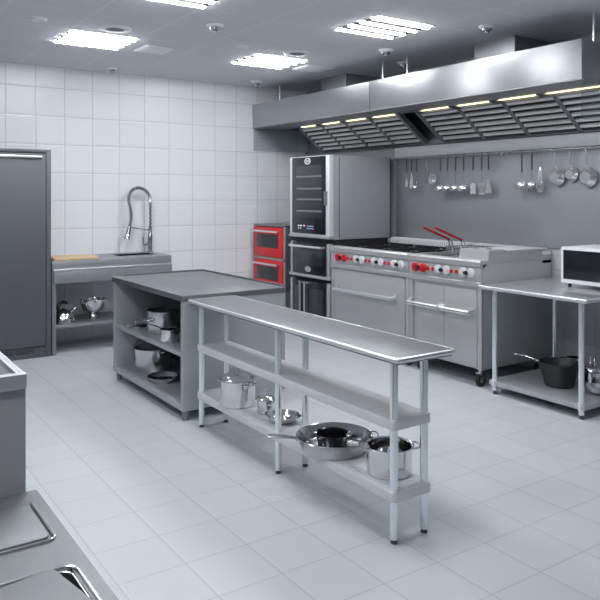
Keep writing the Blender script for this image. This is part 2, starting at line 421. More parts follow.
# ------------------------------------------------------------------ extraction hoods
XF, XB, ZB, ZT = 4.62, 5.495, 2.465, 2.758
FX0, FZ0, FX1, FZ1 = 5.07, 2.462, 5.455, 2.175      # filter slope
def hood(ya, yb, lab, ductspec, rods, glass_end, bars, fa, fb):
    t = thing('extraction_hood', lab, 'hood', ((XF + XB) / 2, (ya + yb) / 2, ZB))
    MB().prism([(XF + .008, ZB), (XF, ZT), (XB, ZT), (XB, ZB)], 'Y', ya, yb, .0015).build('canopy', 'steel_hood', t)
    MB().box(XF + .005, XF + .03, ya, yb, ZB - .006, ZB + .003).build('front_lip', 'steel_dark', t)
    MB().box(XF + .03, FX0, ya + .002, yb - .002, ZB - .003, ZB + .002).build('underside', 'steel_dark', t)
    for a, b in bars:
        MB().box(5.018, 5.048, b, a, ZB - .012, ZB - .004, .003).build('light_tube', 'hood_lamp', t)
        for y in (a + .022, b - .022): MB().box(5.012, 5.055, y - .012, y + .012, ZB - .018, ZB - .002, .003).build('lamp_holder', 'satin', t)
    n = 4
    dx, dz = FX1 - FX0, FZ1 - FZ0; ln = math.hypot(dx, dz); ux, uz = dx / ln, dz / ln; nx, nz = uz, -ux
    w = (fb - fa) / n
    def sl(s, d): return (FX0 + ux * s + nx * d, FZ0 + uz * s + nz * d)
    for k in range(n):
        a = fa + k * w; b = a + w
        f = MB()
        for y0_, y1_ in ((a + .003, a + .022), (b - .022, b - .003)):
            f.prism([sl(0, 0), sl(ln, 0), sl(ln, .03), sl(0, .03)], 'Y', y0_, y1_)
        for s in (0, ln - .016):
            f.prism([sl(s, 0), sl(s + .016, 0), sl(s + .016, .03), sl(s, .03)], 'Y', a + .003, b - .003)
        ft = f.build('filter', 'steel_dark', t)
        g = MB(); m_ = 6; st = (ln - .03) / m_
        for q in range(m_):
            s = .015 + q * st
            g.prism([sl(s + .006, .010), sl(s + .010, .024), sl(s + st * .50, .028), sl(s + st * .54, .022), sl(s + st * .3, .012)], 'Y', a + .022, b - .022)
        g.build('filter_baffle', 'filter', ft)
        MB().prism([sl(.0, -.002), sl(ln, -.002), sl(ln, .004), sl(0, .004)], 'Y', a + .012, b - .012).build('filter_backing', 'dark_void', ft)
    for y in (fa - .014, fb + .014):
        MB().prism([sl(-.02, -.02), sl(ln, -.02), sl(ln, .034), sl(-.02, .034)], 'Y', y - .014, y + .014).build('divider', 'steel_dark', t)
    MB().box(FX1 - .01, XB - .003, ya, yb, FZ1 - .022, FZ1 + .02).build('drip_channel', 'steel_dark', t)
    MB().box(XB - .012, XB - .003, ya, yb, FZ1, ZB).build('rear_plate', 'steel_dark', t)
    for y in glass_end:
        MB().box(XF + .01, 5.46, y - .004, y + .004, 2.17, ZB - .004).build('glass_panel', 'glass', t)
    x0, x1, y0, y1 = ductspec
    MB().box(x0, x1, y0, y1, ZT - .005, ZC, .002).build('duct', 'duct', t)
    for y in rods:
        MB().cyl((4.89, y, ZT - .002), (4.89, y, ZC), .009).build('hanging_rod', 'galv', t)
    return t
hood(5.562, 7.893, 'long stainless extraction hood over the ovens, left of the hood seam', (5.0, 5.45, 6.43, 6.915), (7.66, 5.66), (7.875,),
     [(7.36, 7.06), (6.90, 6.58), (6.44, 6.10), (5.97, 5.62)], 5.60, 7.43)
hood(3.142, 5.558, 'stainless extraction hood over the range with a bright round glare on its front', (5.0, 5.45, 4.05, 4.51), (5.29, 3.22), (3.148,),
     [(5.22, 4.86), (4.73, 4.36), (4.24, 3.85), (3.74, 3.25)], 3.16, 5.30)

# ------------------------------------------------------------------ fridge
t = thing('fridge', 'tall grey steel fridge at the left edge, standing beside the sink', 'fridge', (1.5, 7.6, 0))
MB().box(1.05, 1.936, 7.30, 7.88, 0, 2.062, .003).build('body', 'steel_fridge', t)
MB().box(1.890, 1.936, 7.275, 7.305, 0, 2.062, .002).build('side_frame', 'steel_fridge', t)
MB().box(1.05, 1.888, 7.278, 7.302, 2.03, 2.062, .002).build('top_frame', 'steel_fridge', t)
d = MB().box(1.05, 1.884, 7.268, 7.30, .115, 2.02, .004).build('door', 'steel_fridge', t)
MB().box(1.05, 1.846, 7.246, 7.27, 1.972, 1.998, .005).build('handle', 'handle', d)
p = MB().box(1.05, 1.888, 7.286, 7.304, .0, .108, .002).build('plinth', 'steel_fridge', t)
v = MB()
for xa, xb in ((1.40, 1.575), (1.60, 1.775)):
    for k in range(3): v.box(xa, xb, 7.2835, 7.288, .05 + k * .017, .057 + k * .017)
v.build('vent_slot', 'dark_void', p)

# ------------------------------------------------------------------ sink table
SX0, SX1, SY0, SY1, SZ = 1.945, 3.232, 7.28, 7.885, .946
t = thing('sink_table', 'steel sink table with a deep front apron standing by the fridge on the back wall', 'sink', ((SX0 + SX1) / 2, 7.6, 0))
m = MB()
bx0, bx1, by0, by1 = 2.72, 3.14, 7.50, 7.74
for a in ((SX0, bx0, SY0, SY1), (bx1, SX1, SY0, SY1), (bx0, bx1, SY0, by0), (bx0, bx1, by1, SY1)): m.box(*a, SZ - .025, SZ)
m.build('worktop', 'steel_sink', t)
m = MB(); zb = .74
m.box(bx0 - .004, bx1 + .004, by0 - .004, by1 + .004, zb - .004, zb)
for a in ((bx0 - .004, bx0, by0, by1), (bx1, bx1 + .004, by0, by1), (bx0, bx1, by0 - .004, by0), (bx0, bx1, by1, by1 + .004)): m.box(*a, zb, SZ - .002)
m.lathe([(0, .001), (.03, .001), (.034, .004), (.02, .004), (0, .002)], 2.77, 7.56, zb)
m.build('basin', 'shelf', t)
MB().box(SX0 + .004, SX1 - .002, SY0 - .004, SY0 + .016, .857, SZ - .001, .003).build('apron', 'steel_sink', t)
MB().box(SX0 + .014, SX1 - .004, SY0 - .026, SY0 + .02, .72, .857, .004).build('drawer_front', 'steel_sink', t)
MB().box(SX0 + .012, SX1 - .003, SY0 - .034, SY0 + .01, .848, .864, .005).build('ledge_highlight', 'steel_bright', t)  # added bright strip stands in for light caught along the ledge
MB().box(SX1 - .02, SX1, SY0, SY1, .72, SZ - .02, .002).build('end_panel', 'steel_sink', t)
MB().box(SX0 + .012, SX1 - .01, SY1 - .02, SY1 - .004, .72, SZ - .02).build('rear_rail', 'steel_sink', t)
for x in (SX0 + .004, SX1 - .05):
    for y in (SY0 + .002, SY1 - .05): MB().box(x, x + .04, y, y + .04, 0, SZ - .02, .003).build('leg', 'steel_dark', t)
MB().box(SX0 + .006, SX1 - .006, SY0 + .01, SY1 - .01, .262, .292, .003).build('lower_shelf', 'steel_dark', t)

# faucet
FY = 7.80
fx = 3.195
t = thing('faucet', 'tall chrome spring-neck faucet standing at the back of the sink', 'faucet', (fx, FY, SZ))
def fq(px): return fx + (px - 3.158)
MB().lathe([(0, 0), (.034, 0), (.034, .012), (.024, .02), (.024, .10), (.028, .11), (.028, .2), (.02, .215), (.02, .29), (0, .29)], fx, FY, SZ, 24).build('body', 'faucet_steel', t)
pts = [(fq(3.161), FY, 1.22), (fq(3.161), FY, 1.50), (fq(3.15), FY, 1.60), (fq(3.09), FY, 1.668), (fq(3.006), FY, 1.69), (fq(2.93), FY, 1.652), (fq(2.90), FY, 1.56), (fq(2.922), FY, 1.455), (fq(2.931), FY, 1.355), (fq(2.912), FY, 1.245)]
MB().tube(pts, .014, 12, 8).build('hose', 'faucet_steel', t)
# spring wound round the hose
g = MB(); P = [Vector(p) for p in pts]
cv = []
for i in range(len(P) - 1):
    p0 = P[max(i - 1, 0)]; p1 = P[i]; p2 = P[i + 1]; p3 = P[min(i + 2, len(P) - 1)]
    for k in range(40):
        q = k / 40
        cv.append(.5 * ((2 * p1) + (p2 - p0) * q + (2 * p0 - 5 * p1 + 4 * p2 - p3) * q * q + (3 * p1 - p0 - 3 * p2 + p3) * q ** 3))
hel = []
for i in range(1, len(cv) - 1):
    d = (cv[i + 1] - cv[i - 1]).normalized(); u = Vector((0, 1, 0)); w = d.cross(u)
    a = i * 1.05
    hel.append(cv[i] + (u * math.cos(a) + w * math.sin(a)) * (.0175))
g.tube(hel, .0045, 6); g.build('spring', 'faucet_steel', t)
MB().tube([(fq(2.912), FY, 1.25), (fq(2.905), FY, 1.21), (fq(2.882), FY, 1.13), (fq(2.876), FY, 1.112)], [.02, .025, .03, .042], 16).build('spray_head', 'faucet_steel', t)
MB().tube([(fq(3.158), FY, 1.20), (fq(2.93), FY, 1.238)], .009).build('support_arm', 'faucet_steel', t)
g = MB().cyl((fq(3.158), FY, 1.045), (fq(3.075), FY - .005, 1.045), .02); g.tube([(fq(3.08), FY, 1.045), (fq(3.071), FY, 1.13)], .008); g.build('lever', 'faucet_steel', t)

# cutting board
m = MB().box(1.965, 2.42, 7.275, 7.62, SZ, SZ + .03, .006)
tag(m.build('cutting_board', 'wood', None, None, (2.19, 7.45, SZ)), 'thick light brown wooden cutting board lying on the sink worktop', 'cutting board')

# ------------------------------------------------------------------ cookware builders
def pot_profile(r, h, rb=None, wall=.004, flare=.006):
    rb = r if rb is None else rb
    return [(0, 0), (rb - .008, 0), (rb - .002, .003), (rb, .01), (r, h - .004), (r + flare, h), (r + flare - .003, h + .003), (r - wall, h - .002), (rb - wall, .012), (rb - wall - .01, .007), (0, .006)]
def loop_handle(mb, a, r, z, w=.05, out=.04, th=.0045, rise=.006):
    ca, sa = math.cos(a), math.sin(a)
    def P(rad, tan, zz): return (rad * ca - tan * sa, rad * sa + tan * ca, zz)
    mb.tube([P(r - .003, -w, z), P(r + out * .6, -w * .95, z + rise * .5), P(r + out, -w * .6, z + rise), P(r + out, w * .6, z + rise), P(r + out * .6, w * .95, z + rise * .5), P(r - .003, w, z)], th, 8, 4)
def ear_rivet(mb, a, r, z):
    ca, sa = math.cos(a), math.sin(a)
    mb.disc((ca * (r - .004), sa * (r - .004), z), (ca, sa, 0), .016, .007, 12)
def lid_prof(r, dome, th=.003):
    return [(0, dome), (r * .35, dome * .95), (r * .7, dome * .72), (r * .9, dome * .4), (r * .97, dome * .12), (r + .004, .004), (r + .005, 0), (r - .004, -.002), (r * .93, .0), (r * .7, dome * .72 - th), (0, dome - th)]
def arch(mb, a, z, w, h, th=.0045):
    ca, sa = math.cos(a), math.sin(a)
    mb.tube([(-w * ca, -w * sa, z - .003), (-w * .95 * ca, -w * .95 * sa, z + h * .7), (-w * .5 * ca, -w * .5 * sa, z + h), (w * .5 * ca, w * .5 * sa, z + h), (w * .95 * ca, w * .95 * sa, z + h * .7), (w * ca, w * sa, z - .003)], th, 8, 4)
def pot(name, label, cat, x, y, z, r, h, rb=None, mat='chrome', handles=(), hz=.78, long=None, lid=None, hmat=None, group=None, loop=dict(), flare=.006, hr=.013):
    t = thing(name, label, cat, (x, y, z), group); X = Tr(x, y, z)
    MB().lathe(pot_profile(r, h, rb, flare=flare), seg=48).build('body', mat, t, X)
    for a in handles:
        m = MB(); loop_handle(m, a, r if rb is None else r - .004, h * hz, **loop); ear_rivet(m, a + .18, r, h * hz); ear_rivet(m, a - .18, r, h * hz)
        m.build('side_handle', hmat or mat, t, X)
    if long:
        a, ln, z0, z1, hm = long
        ca, sa = math.cos(a), math.sin(a)
        m = MB().tube([((r - .006) * ca, (r - .006) * sa, z0), ((r + ln * .25) * ca, (r + ln * .25) * sa, z0 + (z1 - z0) * .5), ((r + ln * .6) * ca, (r + ln * .6) * sa, z1), ((r + ln) * ca, (r + ln) * sa, z1)], [hr * .7, hr * .75, hr, hr * 1.05], 10, 0, .6)
        ear_rivet(m, a, r, z0)
        m.build('handle', hm, t, X)
    if lid:
        dome, hw, hh, ha = lid
        l = MB().lathe(lid_prof(r + .002, dome), seg=48).build('lid', mat, t, X @ Tr(0, 0, h + .003))
        m = MB(); arch(m, ha, dome, hw, hh); m.build('lid_handle', hmat or mat, l, X @ Tr(0, 0, h + .003))
    return t
def lid_thing(label, x, y, z, r, dome, Rm=None, mat='chrome', sides=False, group=None, up=True):
    t = thing('pot_lid', label, 'lid', (x, y, z), group); X = Tr(x, y, z) @ (Rm or Matrix())
    MB().lathe(lid_prof(r, dome), seg=48).build('dome', mat, t, X @ Tr(0, 0, .003))
    m = MB(); arch(m, .9, dome, .035, .035); m.build('knob_handle', mat, t, X)
    return t

# on the sink table's lower shelf
t = thing('kettle', 'squat shiny steel kettle with a black handle on the shelf under the sink', 'kettle', (2.105, 7.47, .2925)); X = Tr(2.105, 7.47, .2925)
MB().lathe([(0, 0), (.118, 0), (.126, .01), (.122, .05), (.10, .095), (.065, .125), (.04, .133), (0, .135)], seg=40).build('body', 'chrome', t, X)
MB().lathe([(0, .150), (.012, .148), (.013, .138), (.036, .134), (.036, .128), (0, .128)], seg=24).build('lid', 'black_plastic', t, X)
MB().tube([(-.045, -.03, .12), (-.055, -.03, .16), (-.035, -.02, .195), (.0, 0, .208), (.035, .015, .20), (.05, .02, .19)], [.02, .022, .022, .02, .017, .013], 12, 5).build('handle', 'black_plastic', t, X)
MB().tube([(.08, .02, .08), (.115, .03, .115), (.14, .035, .135)], [.022, .016, .011], 12, 4).build('spout', 'chrome', t, X)
t = thing('footed_bowl', 'shiny steel footed bowl on the shelf under the sink, right of the kettle', 'bowl', (2.44, 7.54, .2925)); X = Tr(2.44, 7.54, .2925) @ Matrix.Scale(1.06, 4)
MB().lathe([(0, 0), (.055, 0), (.058, .006), (.04, .02), (.032, .045), (.05, .06), (.095, .085), (.118, .13), (.122, .19), (.132, .196), (.13, .2), (.118, .196), (.113, .13), (.09, .09), (.04, .066), (0, .062)], seg=44).build('bowl', 'chrome', t, X)
for a in (.4, .4 + PI):
    m = MB(); loop_handle(m, a, .122, .17, w=.035, out=.03); m.build('side_handle', 'chrome', t, X)

# ------------------------------------------------------------------ island cabinet
IX0, IX1, IY0, IY1, IZ = 2.146, 3.02, 4.642, 6.085, .897
t = thing('island_cabinet', 'open-fronted grey steel island cabinet with two shelves of pots, left of centre', 'cabinet', ((IX0 + IX1) / 2, (IY0 + IY1) / 2, 0))
top = MB().box(IX0 - .008, IX1, IY0 - .008, IY1, IZ - .042, IZ, .004)
top.box(IX1 - .012, IX1, IY0, IY1, IZ - .002, IZ + .014, .003); top.box(IX0 + .1, IX1, IY1 - .012, IY1, IZ - .002, IZ + .014, .003)
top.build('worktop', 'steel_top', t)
MB().box(IX0 + .004, IX1 - .006, IY0, IY0 + .045, .10, IZ - .04, .003).build('side_panel', 'steel', t)
MB().box(IX0 + .004, IX1 - .006, IY1 - .045, IY1 - .002, .07, IZ - .04, .003).build('side_panel', 'steel', t)
MB().box(IX1 - .03, IX1 - .008, IY0 + .04, IY1 - .04, .10, IZ - .04).build('back_panel', 'steel_dark', t)
MB().box(IX0 + .006, IX1 - .03, IY0 + .042, IY1 - .044, .455, .482, .003).build('shelf', 'steel', t)
MB().box(IX0 + .002, IX1 - .03, IY0 + .002, IY1 - .004, .072, .118, .003).build('bottom_shelf', 'steel', t)
for x in (IX0 + .03, IX1 - .06):
    for y in (IY0 + .03, IY1 - .07):
        MB().tube([(x + .012, y + .012, .08), (x + .012, y + .012, .0)], [.028, .021], 16).build('foot', 'steel_dark', t)
S1, S0 = .4825, .1185
pot('stockpot', 'steel pot with side handles on the upper shelf of the island cabinet', 'pot', 2.37, 5.50, S1, .135, .18, mat='satin', handles=(3.35, 3.35 + PI), hz=.62)
pot('saucepan', 'small shiny saucepan at the front of the island upper shelf, before the steel pot', 'saucepan', 2.245, 5.095, S1, .068, .098, handles=(), long=(1.85, .16, .08, .10, M['chrome']))
lid_thing('flat steel lid lying on the left of the island upper shelf', 2.285, 5.87, S1, .092, .018, mat='satin')
pot('casserole', 'wide low steel pot with side handles on the bottom shelf of the island cabinet', 'pot', 2.395, 5.76, S0, .168, .19, rb=.155, mat='satin', handles=(1.75, 1.75 + PI), hz=.9)
pot('shallow_pan', 'shallow shiny steel pan at the front of the island bottom shelf, before the wide pot', 'pan', 2.31, 5.36, S0, .125, .036, rb=.105, handles=(1.7, 1.7 + PI), hz=.8, loop=dict(w=.03, out=.022, th=.004), flare=.008)

# ------------------------------------------------------------------ long three-tier shelf table
TX0, TX1, TY0, TY1, TZ = 2.170, 2.536, 2.412, 4.598, .876
t = thing('shelf_table', 'long narrow three-tier steel shelf table with pale tube legs in the centre', 'table', ((TX0 + TX1) / 2, (TY0 + TY1) / 2, 0))
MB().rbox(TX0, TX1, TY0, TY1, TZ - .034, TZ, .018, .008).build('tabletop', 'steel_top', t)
MB().rbox(2.187, 2.432, 2.456, 4.506, .528, .575, .022, .004).build('middle_shelf', 'shelf', t)
MB().rbox(2.187, 2.432, 2.456, 4.506, .196, .244, .022, .004).build('bottom_shelf', 'shelf', t)
_p = []
for cx, cy, a0 in ((TX1 - .018, TY1 - .018, 0), (TX0 + .018, TY1 - .018, PI / 2), (TX0 + .018, TY0 + .018, PI), (TX1 - .018, TY0 + .018, 1.5 * PI)):
    for q in range(7): _p.append((cx + .018 * math.cos(a0 + q * PI / 12), cy + .018 * math.sin(a0 + q * PI / 12), TZ - .0125))
MB().tube(_p, .0125, 14, closed=True).build('rolled_edge', 'steel_bright', t)  # rim highlight painted in: brighter steel than the tabletop
for x in (2.214, 2.405):
    for y in (2.484, 3.485, 4.478):
        l = MB()
        for za, zb_ in ((.02, .198), (.24, .534), (.574, TZ - .03)): l.cyl((x, y, za), (x, y, zb_), .0195, 20)
        l = l.build('leg', 'galv', t)
        f = MB().lathe([(0, 0), (.015, 0), (.017, .006), (.0135, .012), (.0135, .03), (0, .03)], x, y, 0, 16); f.build('foot', 'foot', l)
B = .2445
pot('stockpot', 'large shiny lidded stockpot at the far left end of the shelf table bottom shelf', 'pot', 2.282, 4.085, B, .115, .165, handles=(5.15, 5.15 - PI), hz=.86, lid=(.04, .035, .04, .9), loop=dict(w=.035, out=.03), hmat='satin')
pot('saucepan', 'small shiny lidded saucepan between the stockpot and the loose lid on the shelf table', 'saucepan', 2.345, 3.83, B, .058, .085, handles=(5.1, 5.1 - PI), hz=.85, lid=(.02, .012, .03, .9), loop=dict(w=.022, out=.02, th=.0035), hmat='satin')
t = thing('serving_dish', 'shallow shiny round dish with two ear handles beside the middle leg of the shelf table', 'dish', (2.335, 3.62, B)); X = Tr(2.335, 3.62, B)
MB().lathe([(0, 0), (.06, 0), (.085, .012), (.098, .035), (.1, .04), (.096, .04), (.082, .018), (.055, .008), (.03, .012), (.012, .03), (0, .032)], seg=44).build('bowl', 'chrome', t, X)
for a in (5.4, 5.4 - PI):
    m = MB(); loop_handle(m, a, .096, .036, w=.018, out=.014, th=.004); m.build('side_handle', 'black_plastic', t, X)
# big frying pan with helper handle
px_, py_ = 2.312, 3.075
ha = math.atan2(3.27 - py_, 2.0 - px_)
pot('frying_pan', 'large steel frying pan with a long handle, holding a small dark pot', 'pan', px_, py_, B, .203, .074, rb=.178, mat='pot_steel', handles=(ha + PI,), hz=.93, long=(ha, .155, .058, .07, M['faucet_steel']), loop=dict(w=.055, out=.035), hr=.018)
pot('small_pot', 'small dark two-handled pot standing inside the large frying pan', 'pot', 2.322, 3.105, B + .0075, .09, .066, rb=.08, mat='dark_pot', handles=(2.3, 2.3 + PI), hz=.95, loop=dict(w=.025, out=.02, th=.0035), hmat='chrome')
pot('casserole', 'open shiny casserole with loop handles at the near right end of the shelf table', 'pot', 2.345, 2.665, B, .112, .135, handles=(2.62, 2.62 + PI), hz=.93, loop=dict(w=.045, out=.034, th=.0055), mat='chrome', flare=.01)

# ------------------------------------------------------------------ built-in red ovens
OX = 4.60
t = thing('oven_tower', 'grey steel tower housing the two red ovens, against the back wall', 'cabinet', (4.9, 7.46, 0))
m = MB().box(OX + .02, 5.30, 7.115, 7.84, 0, .445, .003); m.build('base_cabinet', 'steel_dark', t)
m = MB(); m.box(OX + .01, 5.30, 7.115, 7.135, .5, 1.235); m.box(OX + .01, 5.30, 7.82, 7.84, .5, 1.235); m.box(OX + .01, 5.30, 7.115, 7.84, 1.222, 1.24); m.box(5.28, 5.30, 7.115, 7.84, .5, 1.235)
m.build('shell', 'steel_dark', t)
m = MB(); m.box(OX + .006, OX + .03, 7.112, 7.842, .812, .842, .002); m.box(OX + .006, OX + .03, 7.112, 7.14, .0, 1.225, .002); m.box(OX + .006, OX + .03, 7.815, 7.842, .0, 1.225, .002); m.build('face_frame', 'steel', t)
def red_oven(z0, z1, label):
    t = thing('red_oven', label, 'oven', (4.9, 7.47, z0), 'red ovens built into the tower')
    MB().box(OX + .03, 5.22, 7.142, 7.812, z0 + .002, z1, .003).build('body', 'steel_dark', t)
    d = MB().box(OX - .012, OX + .03, 7.142, 7.81, z0 + .004, z1 - .002, .004).build('door', 'red', t)
    MB().box(OX - .0145, OX - .008, 7.225, 7.73, z0 + .115, z1 - .085, .002).build('window', 'oven_glass', d)
    h = MB().cyl((OX - .05, 7.175, z1 - .05), (OX - .05, 7.785, z1 - .05), .013)
    for y in (7.20, 7.76): h.cyl((OX - .05, y, z1 - .05), (OX - .01, y, z1 - .05), .011)
    h.build('handle', 'handle', d)
red_oven(.845, 1.212, 'upper red oven with a dark window and steel bar handle')
red_oven(.45, .812, 'lower red oven, partly hidden behind the island worktop')

# ------------------------------------------------------------------ tall oven stack
def badge(parent, X0, y, z, ry, rz):
    m = MB().lathe([(0, 0), (1, 0), (1.0, .004), (.78, .005), (.74, .003), (0, .003)], seg=32)
    ob = m.build('badge', 'white', parent, Tr(X0, y, z) @ Ry(-PI / 2) @ Matrix.Diagonal((rz, ry, 1, 1)))
    MB().lathe([(0, .0032), (.72, .0032), (.72, .0038), (0, .0038)], seg=32).build('badge_field', 'foot', ob, Tr(X0, y, z) @ Ry(-PI / 2) @ Matrix.Diagonal((rz, ry, 1, 1)))
    w = MB()
    # small raised block letters
    L = ry * .26
    for k, sh in enumerate(((1, 0, 1), (1, 1, 1), (1, 0, 1))):
        yc = y + (1 - k) * L * 1.35
        w.box(X0 - .0052, X0 - .003, yc - L * .5, yc - L * .22, z - rz * .3, z + rz * .3)
        w.box(X0 - .0052, X0 - .003, yc + L * .22, yc + L * .5, z - rz * .3, z + rz * .3)
        w.box(X0 - .0052, X0 - .003, yc - L * .4, yc + L * .4, z + rz * .08, z + rz * .3)
    w.build('badge_lettering', 'white', ob)
DX = 4.535
t = thing('combi_oven', 'tall black-fronted combi oven with glass door and oval badge, top of the stack', 'oven', (5.0, 6.5, 1.16))
MB().box(4.605, 5.41, 6.125, 6.90, 1.125, 2.035, .006).build('body', 'steel_oven', t)
MB().box(4.668, 4.676, 6.1235, 6.13, 1.14, 2.02).build('seam', 'dark_void', t)
MB().box(5.395, 5.412, 6.120, 6.14, 1.13, 2.03, .002).build('rear_edge', 'foot', t)
d = MB().box(DX + .005, 4.60, 6.125, 6.895, 1.165, 2.04, .004).build('door', 'strip', t)
MB().box(DX - .003, DX + .006, 6.19, 6.835, 1.178, 2.033, .002).build('door_glass', 'dark_glass', d)
MB().box(DX - .0045, DX - .002, 6.25, 6.795, 1.36, 1.94, .001).build('window', 'oven_glass', d)
for z in (1.815, 1.68, 1.56, 1.43): MB().box(DX - .007, DX - .004, 6.255, 6.74, z - .009, z + .009).build('rack', 'steel_dark', d)
badge(d, DX - .004, 6.52, 1.985, .058, .036)
m = MB()
for y, z, w_, h_ in ((6.70, 1.262, .024, .012), (6.655, 1.262, .03, .014), (6.70, 1.235, .014, .01), (6.66, 1.235, .012, .01)): m.box(DX - .005, DX - .0025, y - w_ / 2, y + w_ / 2, z - h_ / 2, z + h_ / 2)
m.build('display_symbol', 'icon', d)
MB().box(DX - .005, DX - .0025, 6.575, 6.605, 1.255, 1.272).build('display_symbol', 'icon_red', d)
m = MB()
for k, y in enumerate((6.525, 6.49, 6.455, 6.42)):
    for z in (1.262, 1.235): m.box(DX - .005, DX - .0025, y - .011, y + .011, z - .005, z + .005)
m.build('display_symbol', 'icon_blue', d)
m = MB().box(DX - .03, DX + .004, 6.163, 6.185, 1.50, 1.64, .006); m.box(DX - .035, DX + .004, 6.155, 6.18, 1.625, 1.65, .004); m.build('handle', 'steel_dark', d)
MB().box(DX - .008, 4.606, 6.122, 6.90, 1.132, 1.165, .006).build('base_trim', 'steel', t)
t = thing('built_in_oven', 'black built-in oven with a steel bar handle, middle of the stack', 'oven', (5.0, 6.5, .70))
MB().box(4.59, 5.40, 6.13, 6.90, .725, 1.10, .003).build('body', 'dark_void', t)
m = MB(); m.box(DX + .012, 4.60, 6.132, 6.19, .722, 1.078, .003); m.box(DX + .012, 4.60, 6.835, 6.893, .722, 1.078, .003); m.build('face_frame', 'steel', t)
d = MB().box(DX + .002, 4.59, 6.192, 6.833, .728, 1.07, .004).build('door', 'dark_glass', t)
MB().box(DX, DX + .004, 6.255, 6.775, .83, 1.01, .001).build('window', 'oven_glass', d)
badge(d, DX + .001, 6.52, .782, .05, .03)
h = MB().cyl((DX - .045, 6.20, 1.035), (DX - .045, 6.83, 1.035), .014)
for y in (6.215, 6.81): h.cyl((DX - .045, y, 1.035), (DX + .004, y, 1.035), .012)
h.build('handle', 'handle', d)
MB().box(DX - .004, 4.60, 6.125, 6.90, .69, .722, .004).build('base_trim', 'steel', t)
MB().box(4.60, 5.40, 6.13, 6.895, 1.10, 1.123).build('top_spacer', 'dark_void', t)
t = thing('double_door_cabinet', 'black glass two-door cabinet with upright bar handles, bottom of the oven stack', 'cabinet', (5.0, 6.5, 0))
MB().box(4.59, 5.40, 6.13, 6.90, .02, .655, .003).build('body', 'dark_void', t)
MB().box(4.62, 5.38, 6.15, 6.88, 0, .03).build('plinth', 'foot', t)
MB().box(4.60, 5.40, 6.13, 6.895, .655, .69).build('top_spacer', 'dark_void', t)
m = MB(); m.box(DX + .012, 4.60, 6.132, 6.19, .03, .655, .003); m.box(DX + .012, 4.60, 6.835, 6.893, .03, .655, .003); m.build('face_frame', 'steel', t)
for ya, yb, hy in ((6.192, 6.575, 6.536), (6.58, 6.833, 6.622)):
    d = MB().box(DX + .002, 4.59, ya, yb, .03, .65, .003).build('door', 'dark_glass', t)
    MB().box(DX, DX + .004, ya + (.05 if ya < 6.5 else .09), yb - (.09 if ya < 6.5 else .05), .08, .57, .001).build('window', 'oven_glass', d)
    h = MB().cyl((DX - .04, hy, .12), (DX - .04, hy, .645), .012)
    for z in (.15, .625): h.cyl((DX - .04, hy, z), (DX + .004, hy, z), .01)
    h.build('handle', 'handle', d)

# ------------------------------------------------------------------ ranges
RF, RB = 4.55, 5.478
def knob(parent, y, z, mat, r):
    m = MB().lathe([(0, 0), (r, 0), (r, .009), (r * .94, .015), (r * .87, .017), (0, .017)], seg=28)
    m.box(-r * .75, r * .75, -r * .16, r * .16, .02, .034, .003)
    o = m.build('knob', mat, parent, Tr(RF - .002, y, z) @ Ry(-PI / 2) @ Rz(.5))
    if mat == 'red_knob': o['label'] = 'red knob'
def pair(parent, y0, y1, mat, r):
    z = .952
    knob(parent, y0, z, mat, r * .92); knob(parent, y1, z, mat, r * .92)
    ym = (y0 + y1) / 2
    m = MB().disc((RF - .002, ym, z + .002), (-1, 0, 0), .018, .028, 16); m.box(RF - .028, RF - .002, ym - .03, ym + .03, z - .006, z + .010, .002)
    o = m.build('igniter', 'black_plastic', parent)
def pilot(parent, y): MB().disc((RF - .002, y, .952), (-1, 0, 0), .017, .008, 16).build('pilot_light', 'red_knob', parent)
def bar_handle(d, y0, y1, z):
    h = MB().tube([(RF - .006, y0, z + .012), (RF - .055, y0 + .006, z), (RF - .055, y1 - .006, z), (RF - .006, y1, z + .012)]  , .0195, 12)
    for y in (y0, y1): h.box(RF - .012, RF + .004, y - .02, y + .02, z - .012, z + .038, .003)
    h.build('handle', 'handle', d)
def range_body(t, ya, yb, step):
    MB().box(RF + .02, RB, ya, yb, .155, 1.03, .002).build('body', 'steel_range', t)
    m = MB().prism([(RF + .006, 1.000), (RF - .012, 1.010), (RF - .016, 1.052), (RF - .004, 1.066), (RF + .09, 1.066), (RF + .09, 1.03), (RF + .03, 1.000)], 'Y', ya, yb, .002); m.build('front_ledge', 'steel_range', t)
    cp = MB().box(RF - .001, RF + .03, ya + .002, yb - .002, .882, 1.002, .002).build('control_panel', 'steel_range', t)
    MB().prism([(RF - .008, .842), (RF - .008, .876), (RF + .004, .886), (RF + .03, .886), (RF + .03, .842)], 'Y', ya, yb, .002).build('drip_ledge', 'steel_range', t)
    MB().box(RF + .006, RF + .03, ya, ya + .045, .155, .85, .002).build('side_post', 'steel_range', t)
    MB().box(RF + .006, RF + .03, yb - .045, yb, .155, .85, .002).build('side_post', 'steel_range', t)
    # backguard
    m = MB().box(RB - .13, RB, ya, yb, 1.0, 1.118, .003); m.build('backguard', 'steel_range', t)
    v = MB(); n = int((yb - ya - .06) / .03)
    for k in range(n):
        y = ya + .03 + k * .03
        v.tube([(RB - .132, y, 1.06), (RB - .136, y, 1.11), (RB - .12, y, 1.128), (RB - .02, y + .004, 1.128), (RB - .012, y, 1.113)], .0075, 6)
    v.build('vent_rib', 'white', t)
    return cp
